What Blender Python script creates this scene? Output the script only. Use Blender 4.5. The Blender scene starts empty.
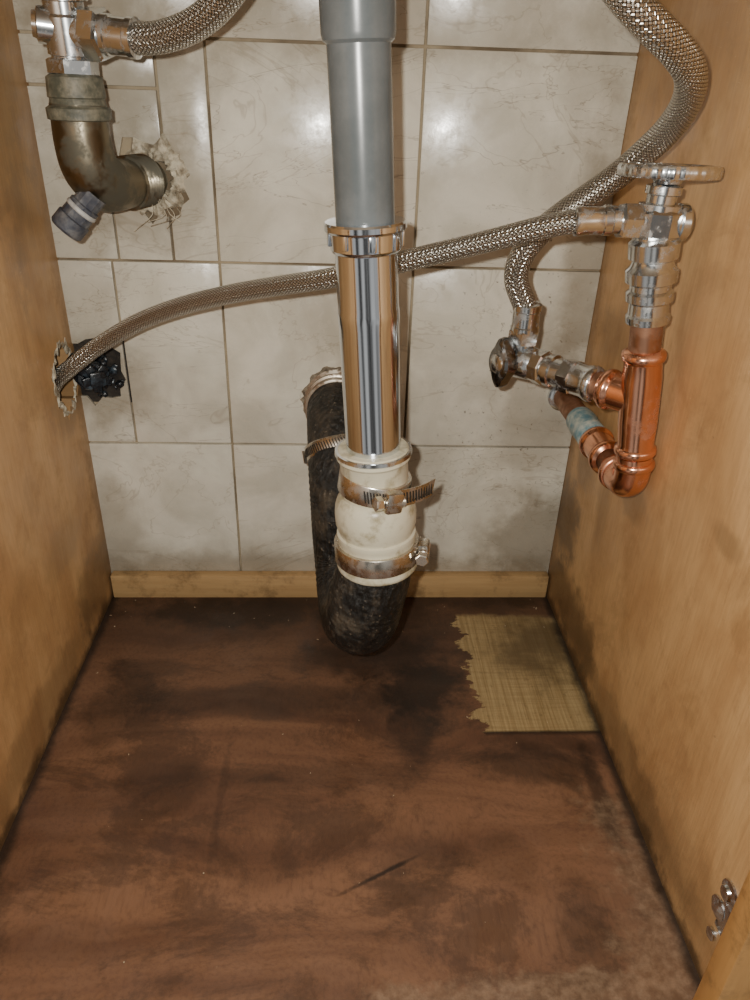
import bpy, bmesh, math, random
from mathutils import Vector, Matrix
random.seed(7)
scene = bpy.context.scene
PI = math.pi

# ------------------------------------------------------------------ node helpers
class NB:
    def __init__(s, name, rough=0.6, metal=0.0, base=(0.5,0.5,0.5), spec=None):
        s.mat = bpy.data.materials.new(name); s.mat.use_nodes = True
        s.nt = s.mat.node_tree
        s.b = s.nt.nodes['Principled BSDF']
        s.b.inputs['Base Color'].default_value = (*base,1)
        s.b.inputs['Roughness'].default_value = rough
        s.b.inputs['Metallic'].default_value = metal
        if spec is not None: s.b.inputs['Specular IOR Level'].default_value = spec
    def n(s, t): return s.nt.nodes.new(t)
    def put(s, sock, v):
        if isinstance(v, bpy.types.NodeSocket): s.nt.links.new(v, sock)
        elif isinstance(v, tuple) and len(v)==3 and sock.type=='RGBA': sock.default_value=(*v,1)
        else: sock.default_value = v
    def m(s, op, a, b=0.0, c=None, clamp=False):
        n = s.n('ShaderNodeMath'); n.operation=op; n.use_clamp=clamp
        s.put(n.inputs[0],a); s.put(n.inputs[1],b)
        if c is not None: s.put(n.inputs[2],c)
        return n.outputs[0]
    def mix(s, f, a, b, mode='MIX'):
        n = s.n('ShaderNodeMix'); n.data_type='RGBA'; n.blend_type=mode
        s.put(n.inputs['Factor'],f); s.put(n.inputs[6],a); s.put(n.inputs[7],b)
        return n.outputs[2]
    def ramp(s, v, a, b, smooth=True, lo=0.0, hi=1.0):
        n = s.n('ShaderNodeMapRange'); n.interpolation_type='SMOOTHSTEP' if smooth else 'LINEAR'
        s.put(n.inputs['Value'],v); n.inputs['From Min'].default_value=a; n.inputs['From Max'].default_value=b
        n.inputs['To Min'].default_value=lo; n.inputs['To Max'].default_value=hi
        return n.outputs[0]
    def obj(s):
        n = s.n('ShaderNodeTexCoord'); return n.outputs['Object']
    def uv(s):
        n = s.n('ShaderNodeTexCoord'); return n.outputs['UV']
    def sep(s, v):
        n = s.n('ShaderNodeSeparateXYZ'); s.put(n.inputs[0],v); return n.outputs
    def scale(s, v, sc, loc=(0,0,0)):
        n = s.n('ShaderNodeMapping'); s.put(n.inputs[0],v); n.inputs['Scale'].default_value=sc
        n.inputs['Location'].default_value=loc; return n.outputs[0]
    def noise(s, v, sc=5, det=4, rough=0.55, dist=0.0):
        n = s.n('ShaderNodeTexNoise'); s.put(n.inputs['Vector'],v); n.inputs['Scale'].default_value=sc
        n.inputs['Detail'].default_value=det; n.inputs['Roughness'].default_value=rough
        n.inputs['Distortion'].default_value=dist; return n.outputs['Fac']
    def blob(s, X, Y, cx, cy, rx, ry, nz, amp=0.6, a=1.15, b=0.45, rot=0.0):
        dx = s.m('SUBTRACT',X,cx); dy = s.m('SUBTRACT',Y,cy)
        if rot:
            c,sn = math.cos(rot), math.sin(rot)
            dx2 = s.m('ADD', s.m('MULTIPLY',dx,c), s.m('MULTIPLY',dy,sn))
            dy = s.m('SUBTRACT', s.m('MULTIPLY',dy,c), s.m('MULTIPLY',dx,sn)); dx = dx2
        dx = s.m('DIVIDE',dx,rx); dy = s.m('DIVIDE',dy,ry)
        d = s.m('SQRT', s.m('ADD', s.m('MULTIPLY',dx,dx), s.m('MULTIPLY',dy,dy)))
        d = s.m('ADD', d, s.m('MULTIPLY', s.m('SUBTRACT',nz,0.5), amp*2))
        return s.ramp(d, a, b)
    def bump(s, h, strength=0.3, dist=0.001):
        n = s.n('ShaderNodeBump'); s.put(n.inputs['Height'],h); n.inputs['Strength'].default_value=strength
        n.inputs['Distance'].default_value=dist
        s.nt.links.new(n.outputs[0], s.b.inputs['Normal'])
    def col(s, c): s.put(s.b.inputs['Base Color'], c)
    def rg(s, c): s.put(s.b.inputs['Roughness'], c)

# ------------------------------------------------------------------ materials
def mat_tile():
    k = NB('marble_tile', rough=0.3)
    o = k.obj(); x,y,z = k.sep(o)
    g = k.n('ShaderNodeNewGeometry'); isl = g.outputs['Random Per Island']
    off = k.n('ShaderNodeVectorMath'); off.operation='ADD'
    cmb = k.n('ShaderNodeCombineXYZ'); k.put(cmb.inputs[0], k.m('MULTIPLY',isl,7.0)); k.put(cmb.inputs[2], k.m('MULTIPLY',isl,3.0))
    k.put(off.inputs[0],o); k.put(off.inputs[1],cmb.outputs[0]); p = off.outputs[0]
    n1 = k.noise(p, 11, 6, 0.6, 0.6)
    n2 = k.noise(p, 60, 5, 0.65)
    base = k.mix(k.ramp(n1,0.3,0.7), (0.58,0.545,0.45), (0.80,0.765,0.65))
    base = k.mix(k.m('MULTIPLY',k.ramp(n2,0.48,0.75),0.3), base, (0.44,0.40,0.31))
    v = k.noise(k.scale(p,(1,1,2.2)), 4.5, 5, 0.6, 1.0)
    vein = k.ramp(k.m('ABSOLUTE', k.m('SUBTRACT',v,0.5)), 0.008, 0.0)
    base = k.mix(k.m('MULTIPLY',vein,0.28), base, (0.25,0.19,0.12))
    v2 = k.noise(k.scale(p,(0.7,1,3.0),(3,1,2)), 6, 5, 0.6, 0.6)
    vein2 = k.m('MULTIPLY', k.ramp(k.m('ABSOLUTE', k.m('SUBTRACT',v2,0.5)), 0.004, 0.0), k.ramp(isl,0.4,0.6))
    base = k.mix(k.m('MULTIPLY',vein2,0.45), base, (0.16,0.11,0.07))
    nz = k.noise(o, 22, 6, 0.65); nf = k.noise(o, 130, 5, 0.7)
    sp = k.m('MULTIPLY', k.ramp(nf,0.61,0.67), k.blob(x,z,0.20,0.30,0.11,0.22,nz,0.5))
    base = k.mix(k.m('MULTIPLY',sp,0.7), base, (0.07,0.055,0.04))
    for (cx,cz,rx,rz,f) in [(0.02,0.63,0.30,0.06,0.40),(-0.20,0.58,0.10,0.09,0.5),(-0.17,0.47,0.08,0.06,0.45),(-0.26,0.42,0.05,0.2,0.3),
                            (0.26,0.42,0.03,0.16,0.55),(0.25,0.08,0.08,0.07,0.6),(-0.05,0.035,0.4,0.03,0.5),(0.09,0.22,0.06,0.10,0.25),
                            (-0.25,0.28,0.06,0.06,0.5),(0.02,0.36,0.06,0.06,0.25),(0.23,0.25,0.06,0.12,0.35),(-0.26,0.08,0.04,0.1,0.35)]:
        base = k.mix(k.m('MULTIPLY',k.blob(x,z,cx,cz,rx,rz,nz,0.7),f), base, (0.17,0.125,0.07))  # grime blobs; vignette-like darkening of the edges is painted in too
    k.col(base); k.rg(k.ramp(n2,0.3,0.8,lo=0.14,hi=0.4)); k.bump(n2,0.12,0.001)
    return k.mat

def mat_grout():
    k = NB('grout', rough=0.9); o=k.obj()
    n = k.noise(o,60,5,0.7); n2=k.noise(o,9,4,0.6)
    c=k.mix(n,(0.26,0.195,0.115),(0.48,0.40,0.28)); c=k.mix(k.m('MULTIPLY',k.ramp(n2,0.42,0.62),0.8),c,(0.10,0.068,0.038))
    k.col(c); k.bump(n,0.5,0.002); return k.mat

def mat_ply(name, side):
    k = NB(name, rough=0.5); o=k.obj(); x,y,z=k.sep(o)
    gr = k.noise(k.scale(o,(1,60,4)),6,6,0.65,0.3)
    big = k.noise(k.scale(o,(1,3,1.3)),4,4,0.6,0.8)
    blot = k.noise(o,26,6,0.7); bl2=k.noise(o,8,6,0.7,1.0)
    c = k.mix(k.ramp(big,0.3,0.7),(0.49,0.272,0.115),(0.66,0.405,0.185))
    c = k.mix(k.m('MULTIPLY',k.ramp(gr,0.35,0.7),0.28), c, (0.33,0.17,0.065))
    c = k.mix(k.m('MULTIPLY',k.ramp(blot,0.50,0.75),0.38), c, (0.30,0.16,0.065))
    c = k.mix(k.m('MULTIPLY',k.ramp(bl2,0.52,0.64),0.25), c, (0.24,0.13,0.052))
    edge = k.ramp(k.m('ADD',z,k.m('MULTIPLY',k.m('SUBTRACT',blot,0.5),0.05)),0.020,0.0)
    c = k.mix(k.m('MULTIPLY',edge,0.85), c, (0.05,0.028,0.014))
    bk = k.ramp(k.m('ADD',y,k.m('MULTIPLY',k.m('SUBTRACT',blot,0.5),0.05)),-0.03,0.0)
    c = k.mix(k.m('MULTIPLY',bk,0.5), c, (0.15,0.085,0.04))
    if side=='R':
        L=[(-0.03,0.13,0.05,0.055,0.8),(-0.09,0.04,0.12,0.045,0.75),(-0.20,0.24,0.03,0.02,0.4),(-0.30,0.03,0.2,0.03,0.5),
           (-0.07,0.36,0.05,0.03,0.35),(-0.35,0.30,0.03,0.012,0.35),(-0.13,0.20,0.02,0.06,0.3),(-0.42,0.04,0.12,0.05,0.3),(-0.06,0.22,0.03,0.05,0.4),(-0.1,0.62,0.12,0.08,0.3)]
    else:
        L=[(-0.05,0.05,0.09,0.05,0.55),(-0.12,0.15,0.06,0.03,0.25),(-0.25,0.03,0.2,0.035,0.45),(-0.10,0.60,0.10,0.2,0.45),(-0.04,0.27,0.05,0.03,0.4),(-0.05,0.42,0.05,0.10,0.2)]
    for (cy,cz,ry,rz,f) in L:
        c = k.mix(k.m('MULTIPLY',k.blob(y,z,cy,cz,ry,rz,blot,1.0),f), c, (0.13,0.075,0.033))
    sc = k.noise(k.scale(o,(1,5,40)),14,4,0.7,1.0)
    c = k.mix(k.m('MULTIPLY',k.ramp(sc,0.66,0.72),0.5), c, (0.70,0.52,0.29))
    sp2 = k.noise(o,120,4,0.7)
    c = k.mix(k.m('MULTIPLY',k.ramp(sp2,0.67,0.74),0.45), c, (0.10,0.06,0.03))
    k.col(c); k.rg(k.ramp(blot,0.3,0.8,lo=0.32,hi=0.6)); k.bump(gr,0.25,0.001); return k.mat

def mat_floor():
    k = NB('stained_plywood', rough=0.45); o=k.obj(); x,y,z=k.sep(o)
    warp = k.noise(k.scale(o,(2.2,5,1)),1.6,2,0.5)
    yy = k.m('ADD', y, k.m('MULTIPLY',warp,0.13))
    cb = k.n('ShaderNodeCombineXYZ'); k.put(cb.inputs[0],k.m('MULTIPLY',x,0.08)); k.put(cb.inputs[1],yy)
    bands = k.noise(cb.outputs[0],22,3,0.55)
    fine = k.noise(k.scale(cb.outputs[0],(14,1,1)),230,4,0.6)
    nz = k.noise(o,20,7,0.68); nf=k.noise(o,90,6,0.7); big=k.noise(o,6,4,0.6)
    nb = k.noise(k.scale(o,(1,1.4,1)),7,8,0.75,0.5)
    c = k.mix(k.ramp(bands,0.33,0.68),(0.225,0.112,0.060),(0.112,0.052,0.029))
    c = k.mix(k.m('MULTIPLY',k.ramp(big,0.4,0.7),0.35), c, (0.26,0.138,0.077))
    c = k.mix(k.m('MULTIPLY',k.ramp(fine,0.42,0.7),0.28), c, (0.055,0.027,0.017))
    dk=(0.017,0.011,0.008)
    c = k.mix(k.m('MULTIPLY',k.ramp(nb,0.47,0.58),0.5), c, (0.045,0.024,0.015))
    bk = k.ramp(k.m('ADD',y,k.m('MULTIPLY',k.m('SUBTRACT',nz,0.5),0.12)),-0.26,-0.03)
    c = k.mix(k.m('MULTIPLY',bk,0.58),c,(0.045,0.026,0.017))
    for (cx,cy,rx,ry,f,rot) in [(-0.12,-0.045,0.14,0.035,0.8,0),(0.10,-0.175,0.05,0.055,0.85,0),(0.06,-0.125,0.11,0.04,0.75,0),
              (-0.05,-0.19,0.22,0.030,0.5,0),(-0.099,-0.315,0.005,0.07,0.28,0),(0.25,-0.32,0.010,0.07,0.7,0),(-0.15,-0.30,0.05,0.03,0.35,0),
              (0.045,-0.39,0.040,0.0028,0.85,0.47),(0.07,-0.385,0.05,0.035,0.3,0.5),(0.0,-0.29,0.12,0.02,0.3,0),(0.08,-0.24,0.03,0.05,0.6,0),
              (-0.2,-0.14,0.05,0.02,0.45,0),(0.20,-0.44,0.03,0.05,0.4,0),(0.03,-0.02,0.3,0.02,0.6,0),(0.2,-0.28,0.07,0.03,0.6,0),(0.15,-0.38,0.03,0.03,0.25,0),
              (0.10,-0.07,0.07,0.04,0.5,0),(-0.22,-0.2,0.05,0.06,0.4,0)]:
        c = k.mix(k.m('MULTIPLY',k.blob(x,y,cx,cy,rx,ry,nz,1.1,rot=rot),f), c, dk)
    # missing veneer patch (bare ply)
    dx = k.m('ADD', x, k.m('MULTIPLY',k.m('SUBTRACT',k.noise(k.scale(o,(1,2.4,1)),16,7,0.75),0.5),0.085))
    m1 = k.ramp(dx,0.152,0.1545)
    m2 = k.ramp(k.m('ADD',y,k.m('MULTIPLY',k.m('SUBTRACT',nz,0.5),0.006)),-0.240,-0.238)
    m3 = k.ramp(k.m('ADD',y,k.m('MULTIPLY',k.m('SUBTRACT',nz,0.5),0.03)),-0.045,-0.056)
    pm = k.m('MULTIPLY',m1,k.m('MULTIPLY',m2,m3))
    pg = k.noise(k.scale(o,(240,5,1)),1.5,6,0.7); ps=k.noise(k.scale(o,(8,160,1)),2,5,0.6)
    pc = k.mix(k.ramp(pg,0.3,0.7),(0.27,0.185,0.08),(0.45,0.335,0.165))
    pc = k.mix(k.m('MULTIPLY',k.ramp(ps,0.4,0.7),0.4),pc,(0.20,0.13,0.055))
    pd = k.blob(x,y,0.250,-0.10,0.070,0.080,nz,1.2,1.25,0.2,rot=-0.6)
    pc = k.mix(k.m('MULTIPLY',pd,0.74), pc, (0.085,0.055,0.027))
    pc = k.mix(k.m('MULTIPLY',k.ramp(nf,0.55,0.68),0.4), pc, (0.12,0.075,0.035))
    c = k.mix(pm,c,pc)
    edge2 = k.m('MULTIPLY', m1, k.m('MULTIPLY', k.ramp(y,-0.245,-0.239), k.ramp(y,-0.235,-0.239)))
    c = k.mix(k.m('MULTIPLY',edge2,0.8),c,(0.02,0.012,0.008))
    w = k.blob(x,y,0.285,-0.44,0.065,0.15,nz,1.3,1.1,0.6)
    w2= k.blob(x,y,0.17,-0.505,0.16,0.035,nz,1.3,1.05,0.7)
    w = k.m('MAXIMUM',w,w2)
    c = k.mix(k.m('MULTIPLY',w,0.55),c,k.mix(k.ramp(nf,0.35,0.7),(0.13,0.08,0.048),(0.34,0.235,0.15)))
    c = k.mix(k.m('MULTIPLY',k.ramp(nf,0.68,0.74),0.5),c,(0.33,0.21,0.12))
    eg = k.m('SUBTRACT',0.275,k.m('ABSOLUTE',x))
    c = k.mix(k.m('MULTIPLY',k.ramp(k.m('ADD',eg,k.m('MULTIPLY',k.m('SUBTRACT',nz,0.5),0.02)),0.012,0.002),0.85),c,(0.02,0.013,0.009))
    k.col(c); k.rg(k.ramp(nz,0.3,0.7,lo=0.38,hi=0.65)); k.bump(k.m('ADD',k.m('MULTIPLY',fine,0.5),k.m('MULTIPLY',pm,-1.0)),0.35,0.0012)
    return k.mat

def mat_wood(name, a=(0.42,0.22,0.075), b=(0.62,0.38,0.16), sc=(4,60,60), grime=0.5):
    k = NB(name, rough=0.5); o=k.obj(); n=k.noise(k.scale(o,sc),3,5,0.6,0.3); n2=k.noise(o,30,6,0.7)
    c=k.mix(n,a,b); c=k.mix(k.m('MULTIPLY',k.ramp(n2,0.48,0.70),grime),c,(0.08,0.045,0.02)); k.col(c); k.bump(n,0.2,0.001); return k.mat

def mat_metal(name, base, rough, dirt=(0.1,0.08,0.05), amt=0.3, dscale=60, lo=0.5, hi=0.7):
    k = NB(name, rough=rough, metal=1.0, base=base); o=k.obj(); n=k.noise(o,dscale,5,0.65)
    f = k.m('MULTIPLY',k.ramp(n,lo,hi),amt)
    k.col(k.mix(f,base,dirt)); k.put(k.b.inputs['Metallic'],k.m('SUBTRACT',1.0,k.m('MULTIPLY',f,0.6)))
    k.rg(k.m('ADD',rough,k.m('MULTIPLY',f,0.5))); return k.mat

def mat_braid():
    k = NB('braided_steel', rough=0.3, metal=1.0); u = k.sep(k.uv())
    A = k.m('ADD', k.m('MULTIPLY',u[0],10.0), k.m('MULTIPLY',u[1],150.0))
    B = k.m('SUBTRACT', k.m('MULTIPLY',u[0],10.0), k.m('MULTIPLY',u[1],150.0))
    tp=2*PI
    sA = k.m('SINE',k.m('MULTIPLY',A,tp)); sB=k.m('SINE',k.m('MULTIPLY',B,tp))
    fA = k.m('SINE',k.m('MULTIPLY',A,tp*3)); fB=k.m('SINE',k.m('MULTIPLY',B,tp*3))
    sel = k.ramp(k.m('MULTIPLY',sA,sB),-0.08,0.08)
    strands = k.m('ADD',k.m('MULTIPLY',fA,sel),k.m('MULTIPLY',fB,k.m('SUBTRACT',1.0,sel)))
    gap = k.ramp(k.m('ABSOLUTE',k.m('MULTIPLY',sA,sB)),0.0,0.35)
    h = k.m('ADD',k.m('MULTIPLY',strands,0.22),gap)
    c = k.mix(gap,(0.09,0.075,0.055),(0.66,0.63,0.57))  # shade in the valleys between strands is put into the colour
    c = k.mix(k.m('MULTIPLY',k.ramp(strands,0.0,-1.0),0.4),c,(0.25,0.22,0.17))
    k.col(c); k.bump(h,0.75,0.0011); return k.mat

def mat_rubber():
    k = NB('grimy_black_rubber', rough=0.42); o=k.obj(); n=k.noise(k.scale(o,(1,1,0.6)),70,7,0.75); b=k.noise(o,22,5,0.65); s=k.noise(o,200,5,0.75)
    vo = k.n('ShaderNodeTexVoronoi'); k.put(vo.inputs['Vector'],k.scale(o,(1,1,0.5))); vo.inputs['Scale'].default_value=200
    c = k.mix(k.ramp(n,0.48,0.75),(0.009,0.009,0.008),(0.085,0.066,0.045))
    c = k.mix(k.m('MULTIPLY',k.ramp(b,0.50,0.68),0.5),c,(0.13,0.10,0.065))
    c = k.mix(k.m('MULTIPLY',k.ramp(s,0.60,0.68),0.65),c,(0.36,0.30,0.22))
    k.col(c); k.rg(k.ramp(b,0.35,0.65,lo=0.3,hi=0.7)); k.bump(k.m('ADD',k.m('MULTIPLY',n,1.5),k.m('MULTIPLY',vo.outputs['Distance'],0.7)),0.9,0.003); return k.mat

def mat_plain(name, a, b, rough=0.6, sc=50, bs=0.3, metal=0.0, lo=0.35, hi=0.7):
    k = NB(name, rough=rough, metal=metal); o=k.obj(); n=k.noise(o,sc,6,0.65)
    k.col(k.mix(k.ramp(n,lo,hi),a,b)); k.bump(n,bs,0.0015); return k.mat

TILE=mat_tile(); GROUT=mat_grout(); PLYL=mat_ply('ply_left','L'); PLYR=mat_ply('ply_right','R'); FLOOR=mat_floor()
STRIP=mat_wood('pine_strip',(0.36,0.215,0.09),(0.58,0.39,0.185),grime=0.55); STILE=mat_wood('oak_stile',(0.46,0.22,0.06),(0.68,0.37,0.13),(60,60,5))
CHROME=NB('chrome',rough=0.12,metal=1.0,base=(0.74,0.79,0.85)).mat
CHROME2=mat_metal('worn_chrome',(0.68,0.70,0.71),0.18,(0.20,0.155,0.10),0.5,110,0.50,0.7)
STEEL=mat_metal('clamp_steel',(0.64,0.60,0.53),0.26,(0.22,0.12,0.06),0.5,90,0.48,0.68)
DSTEEL=mat_metal('dark_nickel',(0.24,0.24,0.24),0.2,(0.5,0.46,0.4),0.4,60,0.5,0.7)
COPPER=mat_metal('copper',(0.90,0.46,0.30),0.19,(0.38,0.15,0.08),0.45,45,0.5,0.72)
COPPERD=mat_metal('dull_copper',(0.46,0.25,0.16),0.36,(0.16,0.08,0.04),0.6,60,0.4,0.65)
BRASS=mat_metal('tarnished_brass',(0.20,0.17,0.12),0.32,(0.09,0.09,0.068),0.7,50,0.4,0.6)
VERDI=mat_plain('verdigris_crust',(0.075,0.078,0.056),(0.23,0.21,0.15),0.5,90,0.8)
BRAID=mat_braid(); RUBBER=mat_rubber()
PVC=mat_plain('grey_pvc',(0.105,0.12,0.125),(0.14,0.155,0.16),0.25,30,0.05)
CREAM=mat_plain('cream_plastic',(0.66,0.62,0.47),(0.32,0.27,0.155),0.32,50,0.2,lo=0.45,hi=0.7)
PLASTER=mat_plain('broken_plaster',(0.66,0.60,0.46),(0.18,0.14,0.09),0.9,90,0.9)
DMORT=mat_plain('dirty_mortar',(0.36,0.31,0.23),(0.10,0.075,0.05),0.9,90,0.9)
DARK=mat_plain('dark_cavity',(0.012,0.010,0.009),(0.05,0.04,0.03),0.9,60,0.9)  # near-black colour stands for the shade inside the wall holes
BLACK=mat_plain('black_valve',(0.010,0.012,0.015),(0.06,0.085,0.11),0.25,90,0.6,lo=0.45,hi=0.75)
BLUE=mat_plain('blue_cap',(0.040,0.045,0.062),(0.17,0.17,0.17),0.5,80,0.4)
WHITEP=mat_plain('grey_white_cap',(0.50,0.50,0.48),(0.25,0.24,0.22),0.5,80,0.4)
TAPE=mat_plain('blue_green_tape',(0.10,0.24,0.30),(0.55,0.58,0.50),0.35,70,0.4)
CHIP=mat_plain('debris',(0.50,0.42,0.29),(0.25,0.15,0.08),0.9,300,0.4)
SLOT=NB('slot_dark',rough=0.7,base=(0.02,0.015,0.01)).mat
WORKTOP=mat_plain('worktop_underside',(0.25,0.20,0.14),(0.32,0.26,0.19),0.8,40,0.3)

# ------------------------------------------------------------------ mesh helpers
def link(ob, parent=None):
    scene.collection.objects.link(ob)
    if parent: ob.parent = parent
    return ob
def empty(name):
    e = bpy.data.objects.new(name,None); e.empty_display_size=0.02; scene.collection.objects.link(e); return e
def finish(name, bm, mat, parent=None, smooth=True, angle=35):
    me = bpy.data.meshes.new(name)
    bmesh.ops.recalc_face_normals(bm, faces=bm.faces)
    bm.to_mesh(me); bm.free()
    me.materials.append(mat)
    if smooth:
        for p in me.polygons: p.use_smooth=True
        me.set_sharp_from_angle(angle=math.radians(angle))
    return link(bpy.data.objects.new(name,me),parent)
def box(bm, lo, hi, bev=0.0, mtx=None):
    lo=Vector(lo); hi=Vector(hi)
    r = bmesh.ops.create_cube(bm,size=1.0)
    vs=r['verts']
    for v in vs:
        v.co = Vector(((lo[i]+hi[i])/2+(hi[i]-lo[i])*v.co[i]) for i in range(3))
    if bev>0:
        es=list({e for v in vs for e in v.link_edges})
        r2=bmesh.ops.bevel(bm,geom=es,offset=bev,segments=2,affect='EDGES',profile=0.5)
        vs=list({v for f in r2['faces'] for v in f.verts}|{v for v in vs if v.is_valid})
    if mtx is not None:
        for v in vs: v.co = mtx @ v.co
    return vs
def boxob(name,lo,hi,mat,parent=None,bev=0.0,mtx=None):
    bm=bmesh.new(); box(bm,lo,hi,bev,mtx); return finish(name,bm,mat,parent)
def frame(d):
    d=Vector(d).normalized(); a=Vector((0,0,1)) if abs(d.z)<0.9 else Vector((0,1,0))
    x=d.cross(a).normalized(); y=d.cross(x).normalized(); return d,x,y
def lathe(name, p0, d, prof, mat, parent=None, seg=48, angle=35, phase=0.0, cap=True):
    p0=Vector(p0); d,x,y=frame(d); bm=bmesh.new(); rings=[]
    for (s,r) in prof:
        ring=[bm.verts.new(p0+d*s+(x*math.cos(phase+2*PI*i/seg)+y*math.sin(phase+2*PI*i/seg))*max(r,1e-5)) for i in range(seg)]
        rings.append(ring)
    for a,b in zip(rings,rings[1:]):
        for i in range(seg): bm.faces.new((a[i],a[(i+1)%seg],b[(i+1)%seg],b[i]))
    if cap:
        bm.faces.new(rings[0]); bm.faces.new(list(reversed(rings[-1])))
    return finish(name,bm,mat,parent,angle=angle)
def nut(name,p0,d,L,r,mat,parent=None,n=6,phase=0.2):
    return lathe(name,p0,d,[(0,r*0.86),(L*0.12,r),(L*0.88,r),(L,r*0.86)],mat,parent,seg=n,angle=20,phase=phase)
def catmull(pts,step):
    P=[Vector(p) for p in pts]; P=[P[0]*2-P[1]]+P+[P[-1]*2-P[-2]]; out=[]
    for i in range(1,len(P)-2):
        a,b,c,e=P[i-1],P[i],P[i+1],P[i+2]; n=max(2,int((c-b).length/step))
        for j in range(n):
            t=j/n
            out.append((0.5*((2*b)+(c-a)*t+(2*a-5*b+4*c-e)*t*t+(3*b-a-3*c+e)*t**3), i-1+t))
    out.append((P[-2],len(pts)-1)); return out
def sweep(name,pts,rad,mat,parent=None,seg=32,step=0.004,wob=0.0):
    S=catmull(pts,step); n=len(S); bm=bmesh.new(); uvl=bm.loops.layers.uv.new('UVMap')
    T=[]
    for i in range(n):
        T.append((S[min(i+1,n-1)][0]-S[max(i-1,0)][0]).normalized())
    _,x,_=frame(T[0]); rings=[]; L=[0.0]
    for i in range(n):
        if i: L.append(L[-1]+(S[i][0]-S[i-1][0]).length)
        x=(x-T[i]*x.dot(T[i])).normalized(); y=T[i].cross(x)
        k=S[i][1]
        if isinstance(rad,(list,tuple)):
            a=int(min(k,len(rad)-1)); b=min(a+1,len(rad)-1); r=rad[a]+(rad[b]-rad[a])*(k-a)
        else: r=rad
        if wob: r*=1+wob*math.sin(L[-1]*1100+2*math.sin(L[-1]*130))*(0.6+0.4*math.sin(L[-1]*61))
        rings.append([bm.verts.new(S[i][0]+(x*math.cos(2*PI*j/seg)+y*math.sin(2*PI*j/seg))*r) for j in range(seg)])
    for i in range(n-1):
        for j in range(seg):
            f=bm.faces.new((rings[i][j],rings[i][(j+1)%seg],rings[i+1][(j+1)%seg],rings[i+1][j]))
            uu=[(j/seg,L[i]),((j+1)/seg,L[i]),((j+1)/seg,L[i+1]),(j/seg,L[i+1])]
            for lp,q in zip(f.loops,uu): lp[uvl].uv=q
    bm.faces.new(rings[0]); bm.faces.new(list(reversed(rings[-1])))
    return finish(name,bm,mat,parent,angle=60)
def ragged(center,r,axis,depth,n=22,jit=0.3,sq=(1,1)):
    bm=bmesh.new(); a=[];b=[]
    for i in range(n):
        t=2*PI*i/n; rr=r*(1+random.uniform(-jit,jit)); u=math.cos(t)*rr*sq[0]; w=math.sin(t)*rr*sq[1]
        c=Vector(center)
        if axis=='y': q=c+Vector((u,0,w)); dv=Vector((0,depth,0))
        else: q=c+Vector((0,u,w)); dv=Vector((depth,0,0))
        a.append(bm.verts.new(q-dv)); b.append(bm.verts.new(q+dv))
    for i in range(n): bm.faces.new((a[i],a[(i+1)%n],b[(i+1)%n],b[i]))
    bm.faces.new(a); bm.faces.new(list(reversed(b)))
    bmesh.ops.recalc_face_normals(bm,faces=bm.faces)
    me=bpy.data.meshes.new('cut'); bm.to_mesh(me); bm.free()
    return link(bpy.data.objects.new('cut',me))
def cut(ob,cutter):
    md=ob.modifiers.new('b','BOOLEAN'); md.operation='DIFFERENCE'; md.solver='EXACT'; md.object=cutter
    bpy.context.view_layer.update()
    dg=bpy.context.evaluated_depsgraph_get(); me=bpy.data.meshes.new_from_object(ob.evaluated_get(dg))
    ob.modifiers.clear(); ob.data=me; bpy.data.objects.remove(cutter)
def chunks(name,center,R,n,size,mat,parent=None,axis='y',ring=True,depth=0.006):
    bm=bmesh.new()
    for i in range(n):
        t=random.uniform(0,2*PI); rr=R*(random.uniform(0.8,1.15) if ring else math.sqrt(random.random()))
        s=size*random.uniform(0.5,1.3)
        r=bmesh.ops.create_icosphere(bm,subdivisions=1,radius=s)
        off=Vector((math.cos(t)*rr,random.uniform(-depth,depth*0.3),math.sin(t)*rr)) if axis=='y' else Vector((random.uniform(-depth*0.3,depth*0.4),math.cos(t)*rr,math.sin(t)*rr))
        for v in r['verts']:
            v.co=Vector((v.co.x*random.uniform(0.6,1.3),v.co.y*random.uniform(0.5,0.9),v.co.z*random.uniform(0.6,1.3)))+off+Vector(center)
    return finish(name,bm,mat,parent,angle=50)
def rough_ring(name,center,ri,ro,hgt,mat,parent=None,axis='y',n=54,m=7,sign=-1,sq=(1,1),jit=1.0):
    bm=bmesh.new(); rings=[]
    jo=[1+random.uniform(-0.2,0.25)*jit for _ in range(n)]; ji=[1+random.uniform(-0.2,0.2)*jit for _ in range(n)]
    jo=[(jo[i]+jo[(i+1)%n])/2 if random.random()<0.6 else jo[i] for i in range(n)]
    for k in range(m):
        f=k/(m-1); ring=[]
        for i in range(n):
            t=2*PI*i/n; r=ri*ji[i]*(1-f)+ro*jo[i]*f
            h=hgt*(math.sin(PI*min(1,max(0.0,f)))**0.6 if 0<k<m-1 else 0)*random.uniform(0.35,1.2) - (0.0015 if k==m-1 else 0) - (hgt*0.6 if k==0 else 0)
            u=math.cos(t)*r*sq[0]+random.uniform(-0.0006,0.0006); w=math.sin(t)*r*sq[1]+random.uniform(-0.0006,0.0006)
            p=Vector((u,sign*h,w)) if axis=='y' else Vector((sign*h,u,w))
            ring.append(bm.verts.new(Vector(center)+p))
        rings.append(ring)
    for a,b in zip(rings,rings[1:]):
        for i in range(n): bm.faces.new((a[i],a[(i+1)%n],b[(i+1)%n],b[i]))
    return finish(name,bm,mat,parent,angle=28)

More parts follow.
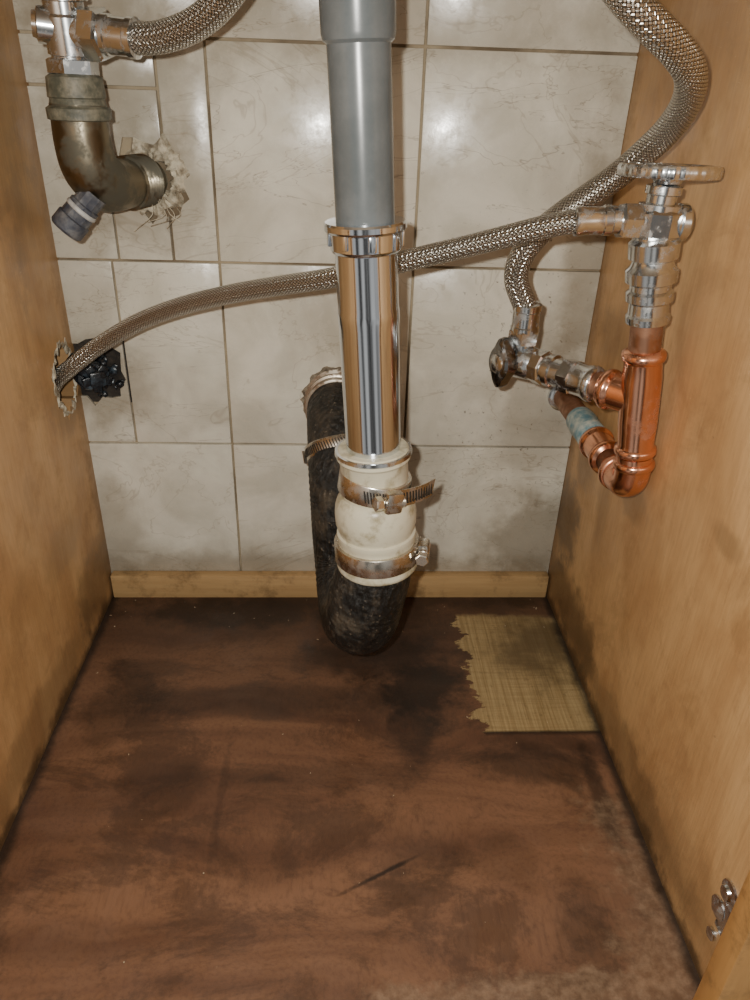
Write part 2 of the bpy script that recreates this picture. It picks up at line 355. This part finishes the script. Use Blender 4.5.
# ------------------------------------------------------------------ shell
wb = boxob('wall_back',(-0.31,0.0045,-0.02),(0.31,0.045,0.74),GROUT)
bm=bmesh.new(); g=0.0012
def tile(x0,x1,z0,z1,dy=0.0):
    box(bm,(x0+g,-0.0+dy,z0+g),(x1-g,0.010,z1-g),0.0008)
rows=[(0.0,0.207),(0.207,0.408),(0.408,0.600),(0.600,0.739)]
for ri,(z0,z1) in enumerate(rows):
    tile(-0.115,0.081,z0,z1,random.uniform(-0.0006,0.0006))
    tile(0.081,0.276,z0,z1,random.uniform(-0.0006,0.0006))
tile(-0.277,-0.115,0.0,0.207); tile(-0.277,-0.222,0.207,0.408,0.0005); tile(-0.222,-0.115,0.207,0.408)
tile(-0.277,-0.214,0.408,0.56); tile(-0.214,-0.160,0.408,0.56,-0.0006); tile(-0.160,-0.115,0.408,0.60,0.0004)
tile(-0.277,-0.160,0.56,0.60); tile(-0.277,-0.115,0.60,0.739)
tiles=finish('marble_tiles',bm,TILE,wb,angle=30)
cut(tiles,ragged((-0.172,0,0.484),0.036,'y',0.03,26,0.22,(1,1)))
cut(tiles,ragged((-0.256,0,0.292),0.037,'y',0.03,22,0.18,(0.9,0.95)))
rough_ring('broken_plaster',(-0.172,0.003,0.484),0.014,0.034,0.007,PLASTER,wb)
boxob('dark_hole_plate',(-0.275,0.0035,0.255),(-0.215,0.006,0.33),DARK,wb)  # dark plate standing in for the shade of the tile hole

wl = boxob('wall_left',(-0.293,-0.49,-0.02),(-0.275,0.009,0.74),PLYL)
cut(wl,ragged((-0.284,-0.035,0.296),0.037,'x',0.03,24,0.2,(0.85,1)))
rough_ring('splintered_edge',(-0.2755,-0.035,0.296),0.032,0.0375,0.0014,PLASTER,wl,axis='x',sign=1,m=5,sq=(0.85,1))
boxob('cavity_back',(-0.312,-0.10,0.22),(-0.308,0.01,0.38),DARK,wl)  # added dark backing, keeps world light out of the wall hole
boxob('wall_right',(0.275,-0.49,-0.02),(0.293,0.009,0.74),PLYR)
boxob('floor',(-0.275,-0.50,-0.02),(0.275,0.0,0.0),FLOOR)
boxob('baseboard_back',(-0.273,-0.013,0.0),(0.273,0.0,0.033),STRIP,bev=0.0015)
boxob('worktop',(-0.31,-0.52,0.74),(0.31,0.045,0.775),WORKTOP)  # worktop slab over the cabinet, out of view
boxob('trim_1',(0.2565,-0.520,-0.10),(0.315,-0.500,0.74),STILE,bev=0.002)
boxob('trim_2',(-0.315,-0.520,-0.10),(-0.2565,-0.500,0.74),STILE,bev=0.002)
boxob('trim_3',(-0.2565,-0.520,-0.10),(0.2565,-0.5005,-0.002),STILE,bev=0.002)

# ------------------------------------------------------------------ waste pipe and tailpiece
Y0=-0.22
def ax(z):
    return Vector((0.0355-(z-0.288)*0.0616, Y0, z))
D = (ax(0.2)-ax(0.7)).normalized()
top=ax(0.738)
lz=lambda z:(top.z-z)/(-D.z)
wp=empty('pvc_waste_pipe')
lathe('pipe',top,D,[(0,0.0207),(lz(0.482),0.0209)],PVC,wp,64)
lathe('socket',top,D,[(0,0.0245),(lz(0.598),0.0240),(lz(0.594),0.0232),(lz(0.592),0.0208)],PVC,wp,64)
tp=empty('chrome_tailpiece')
lathe('tube',top,D,[(lz(0.480),0.0226),(lz(0.425),0.0228),(lz(0.422),0.0234),(lz(0.416),0.0235),(lz(0.410),0.0229),(lz(0.290),0.0224)],CHROME,tp,72,angle=50)
lathe('slip_nut',top,D,[(lz(0.4855),0.0215),(lz(0.4855),0.0286),(lz(0.484),0.0296),(lz(0.4805),0.0296),(lz(0.479),0.0285),(lz(0.478),0.0262),(lz(0.467),0.0258),(lz(0.465),0.0245),(lz(0.464),0.0228)],CHROME,tp,72,angle=30)
bm=bmesh.new()
for i in range(8):
    t=2*PI*i/8+0.15; c=ax(0.4735); M=Matrix.Translation(c)@Matrix.Rotation(t,4,'Z')
    box(bm,(0.0250,-0.003,-0.0055),(0.0278,0.003,0.0055),0.001,M)
finish('nut_lugs',bm,CHROME,tp)

# trap
tr=empty('sink_trap')
pts=[(0.004,0.004,0.262),(0.004,-0.030,0.262),(0.006,-0.062,0.252),(0.009,-0.093,0.224),(0.012,-0.111,0.190),(0.014,-0.116,0.160)]
for a in (30,60,90,120,150):
    t=math.radians(a); f=a/180
    pts.append((0.014+0.018*f,-0.168+0.052*math.cos(t),0.158-0.052*math.sin(t)))
pts+=[(0.033,-0.220,0.160),(0.0375,-0.220,0.182),(0.0403,-0.220,0.204)]
sweep('u_bend',pts,[0.031,0.032,0.033,0.034,0.0345,0.035,0.0355,0.036,0.036,0.036,0.0355,0.035,0.0345,0.033],RUBBER,tr,48,0.0012,0.009)
c=ax(0.309); Du=(ax(0.2)-ax(0.3)).normalized()
lathe('cream_collar',c,Du,[(0,0.0232),(0,0.0285),(0.002,0.0303),(0.008,0.0308),(0.010,0.029),(0.011,0.0285),(0.043,0.0285),(0.044,0.0300),(0.047,0.0325),(0.053,0.0345),(0.061,0.0353),(0.070,0.0350),(0.077,0.0330),(0.079,0.0325),(0.080,0.0345),(0.084,0.0350),(0.086,0.034),(0.110,0.0355),(0.112,0.0362),(0.114,0.0362),(0.116,0.0348)],CREAM,tr,64)
lathe('collar_rim',c+Du*0.001,Du,[(0,0.0300),(0.0,0.0318),(0.003,0.0322),(0.0045,0.0305)],CHROME2,tr,64)
RUSTY=mat_metal('rusty_ferrule',(0.46,0.41,0.34),0.36,(0.22,0.13,0.07),0.8,70,0.42,0.62)
lathe('wall_ferrule',(0.004,0.001,0.262),(0,-1,0),[(0,0.036),(0.004,0.0365),(0.006,0.033),(0.012,0.0325),(0.013,0.0355),(0.018,0.0358),(0.019,0.0335),(0.024,0.0335),(0.025,0.0345),(0.030,0.0345),(0.031,0.031)],RUSTY,tr,48)
rough_ring('outlet_mortar',(0.004,0.0,0.262),0.032,0.039,0.004,DMORT,tr,jit=0.35)

def clamp(name,c,d,r,w,ang,tail=0.02,slots=None):
    e=empty(name); d=Vector(d).normalized()
    front=Vector((0,-1,0)); 
    if abs(d.dot(front))>0.8: front=Vector((-1,0,0.3))
    front=(front-d*front.dot(d)).normalized(); right=front.cross(d).normalized()
    if right.x<0: right=-right
    c=Vector(c)
    lathe('band',c-d*w/2,d,[(0,r-0.001),(0,r+0.0009),(0.0008,r+0.0014),(w-0.0008,r+0.0014),(w,r+0.0009),(w,r-0.001)],STEEL,e,72)
    rad=front*math.cos(ang)+right*math.sin(ang); tan=-front*math.sin(ang)+right*math.cos(ang)
    M=Matrix.Identity(4)
    for i in range(3): M[i][0]=tan[i]; M[i][1]=rad[i]; M[i][2]=d[i]; M[i][3]=(c+rad*(r+0.002))[i]
    boxob('housing',(-0.008,-0.001,-w*0.52),(0.007,0.0085,w*0.52),STEEL,e,0.0022,M)
    pr=[]
    for i in range(14): pr+= [(0.0005+i*0.0014,0.0042),(0.0011+i*0.0014,0.0049)]
    lathe('thread',c+rad*(r+0.006)-tan*0.010,tan,pr,STEEL,e,20)
    nut('screw_head',c+rad*(r+0.006)-tan*0.0175,tan,0.007,0.0062,STEEL,e)
    bm=bmesh.new(); n=12; prev=None
    def tp_(s): return c+rad*(r+0.0016+0.05*s+s*s*2.0-(s*s/(2*r))*0.5)+tan*s
    for i in range(n+1):
        p=tp_(i/n*tail)
        q=[bm.verts.new(p-d*w*0.45+rad*0.0004),bm.verts.new(p+d*w*0.45+rad*0.0004),bm.verts.new(p+d*w*0.45-rad*0.0004),bm.verts.new(p-d*w*0.45-rad*0.0004)]
        if prev:
            for j in range(4): bm.faces.new((prev[j],prev[(j+1)%4],q[(j+1)%4],q[j]))
        else: bm.faces.new(q)
        prev=q
    bm.faces.new(prev); finish('band_tail',bm,STEEL,e)
    bm=bmesh.new()
    a0,a1 = slots if slots else (ang-1.2,ang+1.2)
    t=a0
    while t<a1:
        if abs(t-ang)>0.2:
            rr=front*math.cos(t)+right*math.sin(t); tt=-front*math.sin(t)+right*math.cos(t)
            M2=Matrix.Identity(4)
            dd=(d+tt*0.25).normalized()
            for i in range(3): M2[i][0]=tt[i]; M2[i][1]=rr[i]; M2[i][2]=dd[i]; M2[i][3]=(c+rr*(r+0.0015))[i]
            box(bm,(-0.0006,-0.0003,-w*0.3),(0.0006,0.0003,w*0.3),0,M2)
        t+=0.085
    s=0.009
    while s<tail-0.002:
        p=tp_(s)+rad*0.0006
        M2=Matrix.Identity(4)
        dd=(d+tan*0.25).normalized()
        for i in range(3): M2[i][0]=tan[i]; M2[i][1]=rad[i]; M2[i][2]=dd[i]; M2[i][3]=p[i]
        box(bm,(-0.0007,-0.0003,-w*0.3),(0.0007,0.0003,w*0.3),0,M2); s+=0.0032
    finish('band_slots',bm,SLOT,e,smooth=False)
    return e
clamp('hose_clamp',c+Du*0.0325,(Du+Vector((-0.18,0,0))).normalized(),0.0292,0.018,0.42,0.048,(-0.3,1.6))
clamp('hose_clamp.001',c+Du*0.098,Du,0.0362,0.018,1.35,0.010,(1.2,1.3))
clamp('hose_clamp.002',(0.0072,-0.078,0.239),(0.18,-0.60,-0.78),0.0340,0.015,-2.2,0.02,(-1.4,0.4))

# ------------------------------------------------------------------ right side copper run
def axr(z): return Vector((0.2577-0.118*(z-0.278),-0.22,z))
cp=empty('copper_pipe_run')
du=(axr(0.5)-axr(0.3)).normalized(); b0=axr(0.286)
lathe('riser_pipe',b0,du,[(0,0.0122),(0.14,0.0122)],COPPERD,cp)
def bead(s,r=0.0172,w=0.008): return [(s,0.0148),(s+w*0.15,r*0.97),(s+w*0.5,r),(s+w*0.85,r*0.97),(s+w,0.0148)]
lathe('tee_run',axr(0.304),du,[(0,0.0135)]+bead(0.001)+[(0.012,0.0145),(0.03,0.0155),(0.068,0.0155),(0.082,0.0145)]+bead(0.083)+[(0.092,0.0135)],COPPER,cp,48,angle=50)
bd=Vector((-0.649,0.761,0.0)).normalized(); tc=axr(0.354)
lathe('tee_branch',tc,bd,[(0,0.0145),(0.022,0.0145)]+bead(0.024)+[(0.035,0.0135)],COPPER,cp,48,angle=50)
lathe('branch_pipe',tc+bd*0.03,bd,[(0,0.0120),(0.035,0.0120)],COPPERD,cp)
lathe('branch_sleeve',tc+bd*0.040,bd,[(0,0.0132)]+bead(0.001,0.0158,0.007)+[(0.012,0.0138),(0.022,0.0138)],CHROME2,cp,48,angle=50)
ex=b0.x
sweep('elbow',[axr(0.304),axr(0.294),(ex+0.0003,-0.216,0.280),(ex,-0.207,0.273),(ex,-0.195,0.271),(ex,-0.186,0.271)],0.0148,COPPER,cp,40,0.002)
lathe('elbow_bead',axr(0.300),-du,bead(0.0),COPPER,cp,48,angle=50)
lathe('lower_pipe',(ex,-0.19,0.271),(0,1,0),[(0,0.0122),(0.19,0.0122)],COPPERD,cp)
lathe('lower_beads',(ex,-0.192,0.271),(0,1,0),bead(0.0)+[(0.0155,0.0122),(0.028,0.0122)]+bead(0.030)+[(0.045,0.0145),(0.060,0.0145)]+bead(0.062)+[(0.075,0.0122)],COPPER,cp,48,angle=50)
lathe('tape_wrap',(ex,-0.118,0.271),(0,1,0),[(0,0.0125),(0.004,0.0150),(0.02,0.0145),(0.035,0.0155),(0.05,0.0145),(0.052,0.0125)],TAPE,cp)
lathe('wall_collar',(ex-0.001,-0.0005,0.271),(0,-1,0),[(0,0.0168),(0.004,0.0165),(0.006,0.0125)],CHROME2,cp)

# mini stop valve at end of branch
sv=empty('shutoff_valve')
nut('compression_nut',tc+bd*0.060,bd,0.014,0.0158,CHROME2,sv)
lathe('neck',tc+bd*0.070,bd,[(0,0.0125),(0.012,0.0125),(0.013,0.0145),(0.018,0.0145),(0.019,0.0125),(0.045,0.0118)],CHROME2,sv)
nut('body_nut',tc+bd*0.092,bd,0.012,0.0155,CHROME2,sv,8)
vc=tc+bd*0.122
lathe('body',vc-bd*0.022,bd,[(0,0.010),(0.006,0.0145),(0.022,0.0160),(0.034,0.0135),(0.038,0.008)],CHROME2,sv)
lathe('outlet',vc,(0.04,-0.05,1),[(0,0.0105),(0.014,0.0105),(0.015,0.0120),(0.018,0.0120)],CHROME2,sv)
nut('hose_nut',vc+Vector((0.0006,-0.0006,0.016)),(0.04,-0.05,1),0.014,0.0145,CHROME2,sv)
hd=Vector((-0.90,-0.43,0.0)).normalized()
lathe('handle_stem',vc,hd,[(0,0.009),(0.016,0.008)],CHROME2,sv,24)
bm=bmesh.new(); d_,x_,y_=frame(hd); rings=[]
for (s,k) in [(0.012,0.75),(0.0135,0.95),(0.019,1.0),(0.023,0.96),(0.025,0.8)]:
    ring=[]
    for i in range(60):
        t=2*PI*i/60; r=0.0180*(1+0.10*math.cos(4*t))*k
        ring.append(bm.verts.new(vc+hd*s+(x_*math.cos(t)*0.75+y_*math.sin(t)*1.2)*r))
    rings.append(ring)
for a,b in zip(rings,rings[1:]):
    for i in range(60): bm.faces.new((a[i],a[(i+1)%60],b[(i+1)%60],b[i]))
bm.faces.new(rings[0]); bm.faces.new(list(reversed(rings[-1])))
finish('handle',bm,DSTEEL,sv,angle=40)
lathe('handle_cap',vc+hd*0.0245,hd,[(0,0.009),(0.002,0.0085),(0.003,0.006)],CHROME2,sv,32)

# angle valve with wheel head
av=empty('gate_valve')
q=axr(0.416)
lathe('union',q,du,[(0,0.0125),(0.001,0.0160),(0.006,0.0165),(0.008,0.0150),(0.016,0.0145),(0.018,0.0172),(0.024,0.0175),(0.026,0.0150),(0.030,0.0150),(0.032,0.0185),(0.040,0.0190),(0.043,0.0160),(0.047,0.0145),(0.049,0.0178),(0.060,0.0182),(0.063,0.0150),(0.072,0.0140)],CHROME2,av,48,angle=25)
o=Vector((0.2330,-0.22,0.4895))
nut('body_hex',o-Vector((0,0,0.011)),(0,0,1),0.020,0.0178,CHROME2,av,8)
lathe('outlet_barrel',o,(-1,0,0.02),[(0,0.0115),(0.014,0.0115),(0.015,0.0095),(0.034,0.0095)],CHROME2,av)
nut('outlet_nut',o-Vector((0.012,0,0)),(-1,0,0.02),0.016,0.0130,CHROME2,av)
lathe('blank_end',o,(1,0,0),[(0,0.0115),(0.014,0.0115),(0.015,0.0130),(0.020,0.0130),(0.022,0.011)],CHROME2,av)
lathe('bonnet',o+Vector((0,0,0.008)),(0.03,0,1),[(0,0.0150),(0.004,0.0150),(0.005,0.0105),(0.010,0.0105),(0.011,0.0125),(0.016,0.0125),(0.018,0.006),(0.030,0.0055)],CHROME2,av,32,angle=25)
wc=Vector((0.2345,-0.22,0.5235))
bm=bmesh.new(); n=120; prof=[(0.0,0.0045,0),(0.010,0.0045,0),(0.013,0.002,0),(0.024,0.001,0),(0.028,0.003,0),(0.031,0.0046,0),(0.0335,0.0042,1),(0.0345,0.002,1),(0.0345,-0.003,1),(0.0335,-0.0052,1),(0.030,-0.0056,0),(0.027,-0.003,0),(0.012,-0.003,0),(0.009,-0.010,0),(0.0,-0.010,0)]
rings=[]
tilt=Matrix.Rotation(math.radians(0.0),4,'Y')@Matrix.Rotation(math.radians(-3.0),4,'X')
for (r,h,kn) in prof:
    rings.append([bm.verts.new(wc+tilt@Vector((math.cos(2*PI*i/n)*max(r,1e-4)*(1+(0.018 if (kn and i%4<2) else 0)),math.sin(2*PI*i/n)*max(r,1e-4)*(1+(0.018 if (kn and i%4<2) else 0)),h*0.85))) for i in range(n)])
for a,b in zip(rings,rings[1:]):
    for i in range(n): bm.faces.new((a[i],a[(i+1)%n],b[(i+1)%n],b[i]))
finish('handwheel',bm,CHROME2,av,angle=30)

# ------------------------------------------------------------------ braided hoses
h1=empty('braided_hose')
P=[(-0.296,-0.038,0.275),(-0.280,-0.046,0.298),(-0.258,-0.05,0.316),(-0.2353,-0.05,0.333),(-0.205,-0.058,0.353),(-0.1729,-0.07,0.371),(-0.130,-0.09,0.390),(-0.0818,-0.11,0.406),(-0.04,-0.13,0.418),(0.0019,-0.15,0.4298),(0.0534,-0.17,0.4471),(0.1129,-0.188,0.4664),(0.1562,-0.207,0.4823),(0.180,-0.217,0.4885),(0.192,-0.22,0.4895)]
sweep('hose',P,0.0083,BRAID,h1,32,0.004)
lathe('ferrule',(0.200,-0.22,0.4898),(-1,0.06,-0.06),[(0,0.0095),(0.001,0.0104),(0.006,0.0104),(0.007,0.0096),(0.020,0.0096),(0.021,0.0102),(0.026,0.0102),(0.027,0.009)],CHROME2,h1)
h2=empty('braided_hose.001')
s0=vc+Vector((0.0010,-0.0012,0.028))
P=[s0,s0+Vector((-0.001,-0.001,0.018)),(0.1575,-0.130,0.426),(0.1585,-0.135,0.447),(0.1690,-0.14,0.4660),(0.186,-0.145,0.483),(0.2055,-0.148,0.4985),(0.2250,-0.15,0.5145),(0.2375,-0.162,0.5315),(0.2435,-0.184,0.549),(0.2410,-0.21,0.5670),(0.231,-0.230,0.582),(0.214,-0.243,0.594),(0.1950,-0.25,0.6050),(0.172,-0.25,0.6215),(0.145,-0.24,0.652),(0.122,-0.22,0.70),(0.117,-0.21,0.739)]
sweep('hose',P,0.0104,BRAID,h2,36,0.004)
lathe('ferrule',s0-Vector((0,0,0.002)),(-0.02,-0.05,1),[(0,0.0105),(0.001,0.0128),(0.006,0.0128),(0.007,0.0120),(0.020,0.0120),(0.021,0.0128),(0.026,0.0128),(0.027,0.011)],CHROME2,h2)

# ------------------------------------------------------------------ left top old fitting
lf=empty('old_brass_elbow')
sweep('elbow',[(-0.2085,-0.078,0.548),(-0.209,-0.078,0.520),(-0.207,-0.074,0.500),(-0.201,-0.058,0.486),(-0.193,-0.036,0.483),(-0.186,-0.018,0.483)],[0.0225,0.0230,0.0235,0.0235,0.0215,0.0205],BRASS,lf,40,0.003)
lathe('elbow_rim',(-0.2085,-0.078,0.536),(0,0,1),[(0,0.0225),(0.001,0.0252),(0.009,0.0255),(0.011,0.0225),(0.016,0.0215),(0.017,0.0228),(0.031,0.0218),(0.033,0.019)],VERDI,lf,40,angle=20)
td=Vector((0.36,0.93,0)).normalized()
pr=[(0,0.020)]
for i in range(7): pr+=[(0.001+i*0.004,0.0235),(0.003+i*0.004,0.0205)]
lathe('threaded_tail',Vector((-0.190,-0.028,0.483)),td,pr+[(0.034,0.020)],BRASS,lf,40,angle=20)
lathe('wall_pipe',Vector((-0.181,-0.004,0.483)),td,[(0,0.017),(0.02,0.017)],VERDI,lf)
nut('tee_nut',(-0.2080,-0.079,0.568),(0.02,0,1),0.012,0.0200,CHROME2,lf,6,0.47)
lathe('tee_body',(-0.2078,-0.080,0.578),(0.02,-0.1,1),[(0,0.0150),(0.004,0.0150),(0.005,0.0170),(0.030,0.0170),(0.032,0.0150),(0.040,0.015),(0.041,0.0185),(0.056,0.0185),(0.057,0.0130),(0.12,0.0130),(0.158,0.0130)],CHROME2,lf,48,angle=25)
lathe('tee_arm',(-0.206,-0.083,0.598),(1,-0.25,-0.05),[(0,0.0135),(0.018,0.0135)],CHROME2,lf)
nut('arm_nut',(-0.192,-0.0865,0.5972),(1,-0.25,-0.05),0.016,0.0195,CHROME2,lf,6)
lathe('side_stub',(-0.206,-0.083,0.600),(-1,-0.3,0.1),[(0,0.013),(0.022,0.013),(0.023,0.010),(0.026,0.009)],CHROME2,lf)
cap=Vector((-0.62,-0.15,-0.66)).normalized()
c0=Vector((-0.205,-0.080,0.480))
lathe('cap_spigot',c0,cap,[(0,0.0115),(0.012,0.0115),(0.013,0.0130),(0.028,0.0130)],BLUE,lf,12,angle=20)
lathe('cap_end',c0+cap*0.027,cap,[(0,0.0130),(0.001,0.0145),(0.012,0.0145),(0.014,0.0130),(0.014,0.0075),(0.010,0.0070)],BLUE,lf,32)
lathe('cap_ring',c0+cap*0.016,cap,[(0,0.0130),(0.001,0.0138),(0.003,0.0138),(0.004,0.0130)],WHITEP,lf,32)
for i in range(6):
    a=Vector((-0.168+random.uniform(-0.01,0.01),-0.010,0.470)); 
    sweep('hemp_strand_%d'%i,[a,a+Vector((random.uniform(-0.006,0.02),-0.006,-0.015)),a+Vector((random.uniform(-0.02,0.02),-0.003,-0.030+random.uniform(-0.01,0.01)))],0.0004,PLASTER,lf,6,0.004)
h3=empty('braided_hose.002')
P=[(-0.164,-0.0935,0.5958),(-0.150,-0.098,0.5945),(-0.128,-0.105,0.5965),(-0.102,-0.118,0.6045),(-0.080,-0.132,0.618),(-0.062,-0.146,0.637),(-0.048,-0.155,0.665),(-0.040,-0.16,0.70),(-0.038,-0.16,0.739)]
sweep('hose',P,0.0112,BRAID,h3,36,0.003)
lathe('ferrule',(-0.178,-0.090,0.5966),(1,-0.28,-0.07),[(0,0.012),(0.001,0.0145),(0.006,0.0145),(0.007,0.0132),(0.022,0.0132),(0.023,0.0142),(0.028,0.0142),(0.029,0.0118)],CHROME2,h3)

# ------------------------------------------------------------------ dark stop tap in the left hole
dv=empty('stop_tap')
nut('tap_body',(-0.262,-0.004,0.292),(0.5,-1,0.1),0.022,0.0165,BLACK,dv,8)
lathe('tap_tail',(-0.256,0.0045,0.290),(0.3,-1,0.05),[(0,0.013),(0.02,0.013)],BLACK,dv,24)
lathe('tap_outlet',(-0.252,-0.018,0.296),(-0.6,-0.5,0.6),[(0,0.009),(0.018,0.009),(0.019,0.012),(0.026,0.012)],BLACK,dv,8,angle=20)
bm=bmesh.new()
for i in range(5):
    t=2*PI*i/5+0.4
    M=Matrix.Translation((-0.247,-0.024,0.293))@Matrix.Rotation(0.5,4,'Z')@Matrix.Rotation(t,4,'Y')
    box(bm,(0.0,-0.004,-0.0045),(0.015,0.004,0.0045),0.0012,M)
box(bm,(-0.008,-0.008,-0.008),(0.008,0.006,0.008),0.002,Matrix.Translation((-0.247,-0.024,0.293))@Matrix.Rotation(0.5,4,'Z'))
finish('tap_handle',bm,BLACK,dv)
chunks('tap_crud',(-0.248,0.0,0.287),0.024,44,0.004,BLACK,dv,ring=False)

# ------------------------------------------------------------------ hinge hardware on right wall front
hg=empty('cabinet_hinge')
lathe('screw_washer',(0.2755,-0.474,0.095),(-1,0,0),[(0,0.0095),(0.002,0.009),(0.003,0.006),(0.005,0.005),(0.006,0.003)],CHROME2,hg,24)
lathe('screw_washer_low',(0.2755,-0.470,0.072),(-1,0,0),[(0,0.009),(0.002,0.0085),(0.004,0.004),(0.005,0.002)],CHROME2,hg,24)
boxob('mount_plate',(0.2740,-0.486,0.058),(0.2755,-0.472,0.100),CHROME2,hg,0.0006)
lathe('cup_screw',(0.2755,-0.474,0.048),(-1,0,0),[(0,0.005),(0.003,0.0048),(0.004,0.003)],CHROME2,hg,20)

# ------------------------------------------------------------------ debris
bm=bmesh.new()
for i in range(60):
    x=random.uniform(-0.26,0.262); y=random.choice([random.uniform(-0.48,-0.02),random.uniform(-0.07,-0.016)]); s=random.uniform(0.0003,0.0009)
    if random.random()<0.2: x=random.choice([-1,1])*random.uniform(0.25,0.268); s*=1.5
    r=bmesh.ops.create_icosphere(bm,subdivisions=1,radius=s)
    a=random.uniform(0.6,2.2); t=random.uniform(0,PI)
    for v in r['verts']:
        p=Vector((v.co.x*a,v.co.y*0.8,v.co.z*0.5)); p.rotate(Matrix.Rotation(t,3,'Z')); v.co=p+Vector((x,y,s*0.5))
finish('plaster_crumbs',bm,CHIP,angle=30)

# ------------------------------------------------------------------ light, world, camera
w=bpy.data.worlds.new('World'); scene.world=w; w.use_nodes=True
nt=w.node_tree; bg=nt.nodes['Background']
tc_=nt.nodes.new('ShaderNodeTexCoord'); mp=nt.nodes.new('ShaderNodeMapping'); mp.inputs['Scale'].default_value=(1.9,1.2,0.7)
nt.links.new(tc_.outputs['Generated'],mp.inputs[0])
no=nt.nodes.new('ShaderNodeTexNoise'); no.inputs['Scale'].default_value=2.2; no.inputs['Detail'].default_value=1; nt.links.new(mp.outputs[0],no.inputs['Vector'])  # made-up bright and dark zones, for varied chrome reflections
cr=nt.nodes.new('ShaderNodeValToRGB'); nt.links.new(no.outputs['Fac'],cr.inputs[0])
cr.color_ramp.elements[0].position=0.38; cr.color_ramp.elements[0].color=(0.05,0.045,0.04,1)
cr.color_ramp.elements[1].position=0.64; cr.color_ramp.elements[1].color=(1.0,0.96,0.90,1)
nt.links.new(cr.outputs[0],bg.inputs[0]); bg.inputs[1].default_value=0.5
ld=bpy.data.lights.new('phone_flash','POINT'); ld.energy=15.5; ld.shadow_soft_size=0.006; ld.color=(1.0,0.965,0.89)
lo=bpy.data.objects.new('phone_flash',ld); lo.location=(-0.022,-0.776,0.590); scene.collection.objects.link(lo)

cd=bpy.data.cameras.new('camera'); cam=bpy.data.objects.new('camera',cd); scene.collection.objects.link(cam)
R=Vector((0.9986,-0.0409,0.0302)).normalized(); B=Vector((-0.0504,-0.8713,0.4893)).normalized()
U=B.cross(R).normalized(); R=U.cross(B).normalized()
M=Matrix.Identity(4)
for i in range(3): M[i][0]=R[i]; M[i][1]=U[i]; M[i][2]=B[i]
M[0][3],M[1][3],M[2][3]=0.005,-0.776,0.571
cam.matrix_world=M
cd.sensor_width=36; cd.lens=26.82; cd.clip_start=0.01
scene.camera=cam
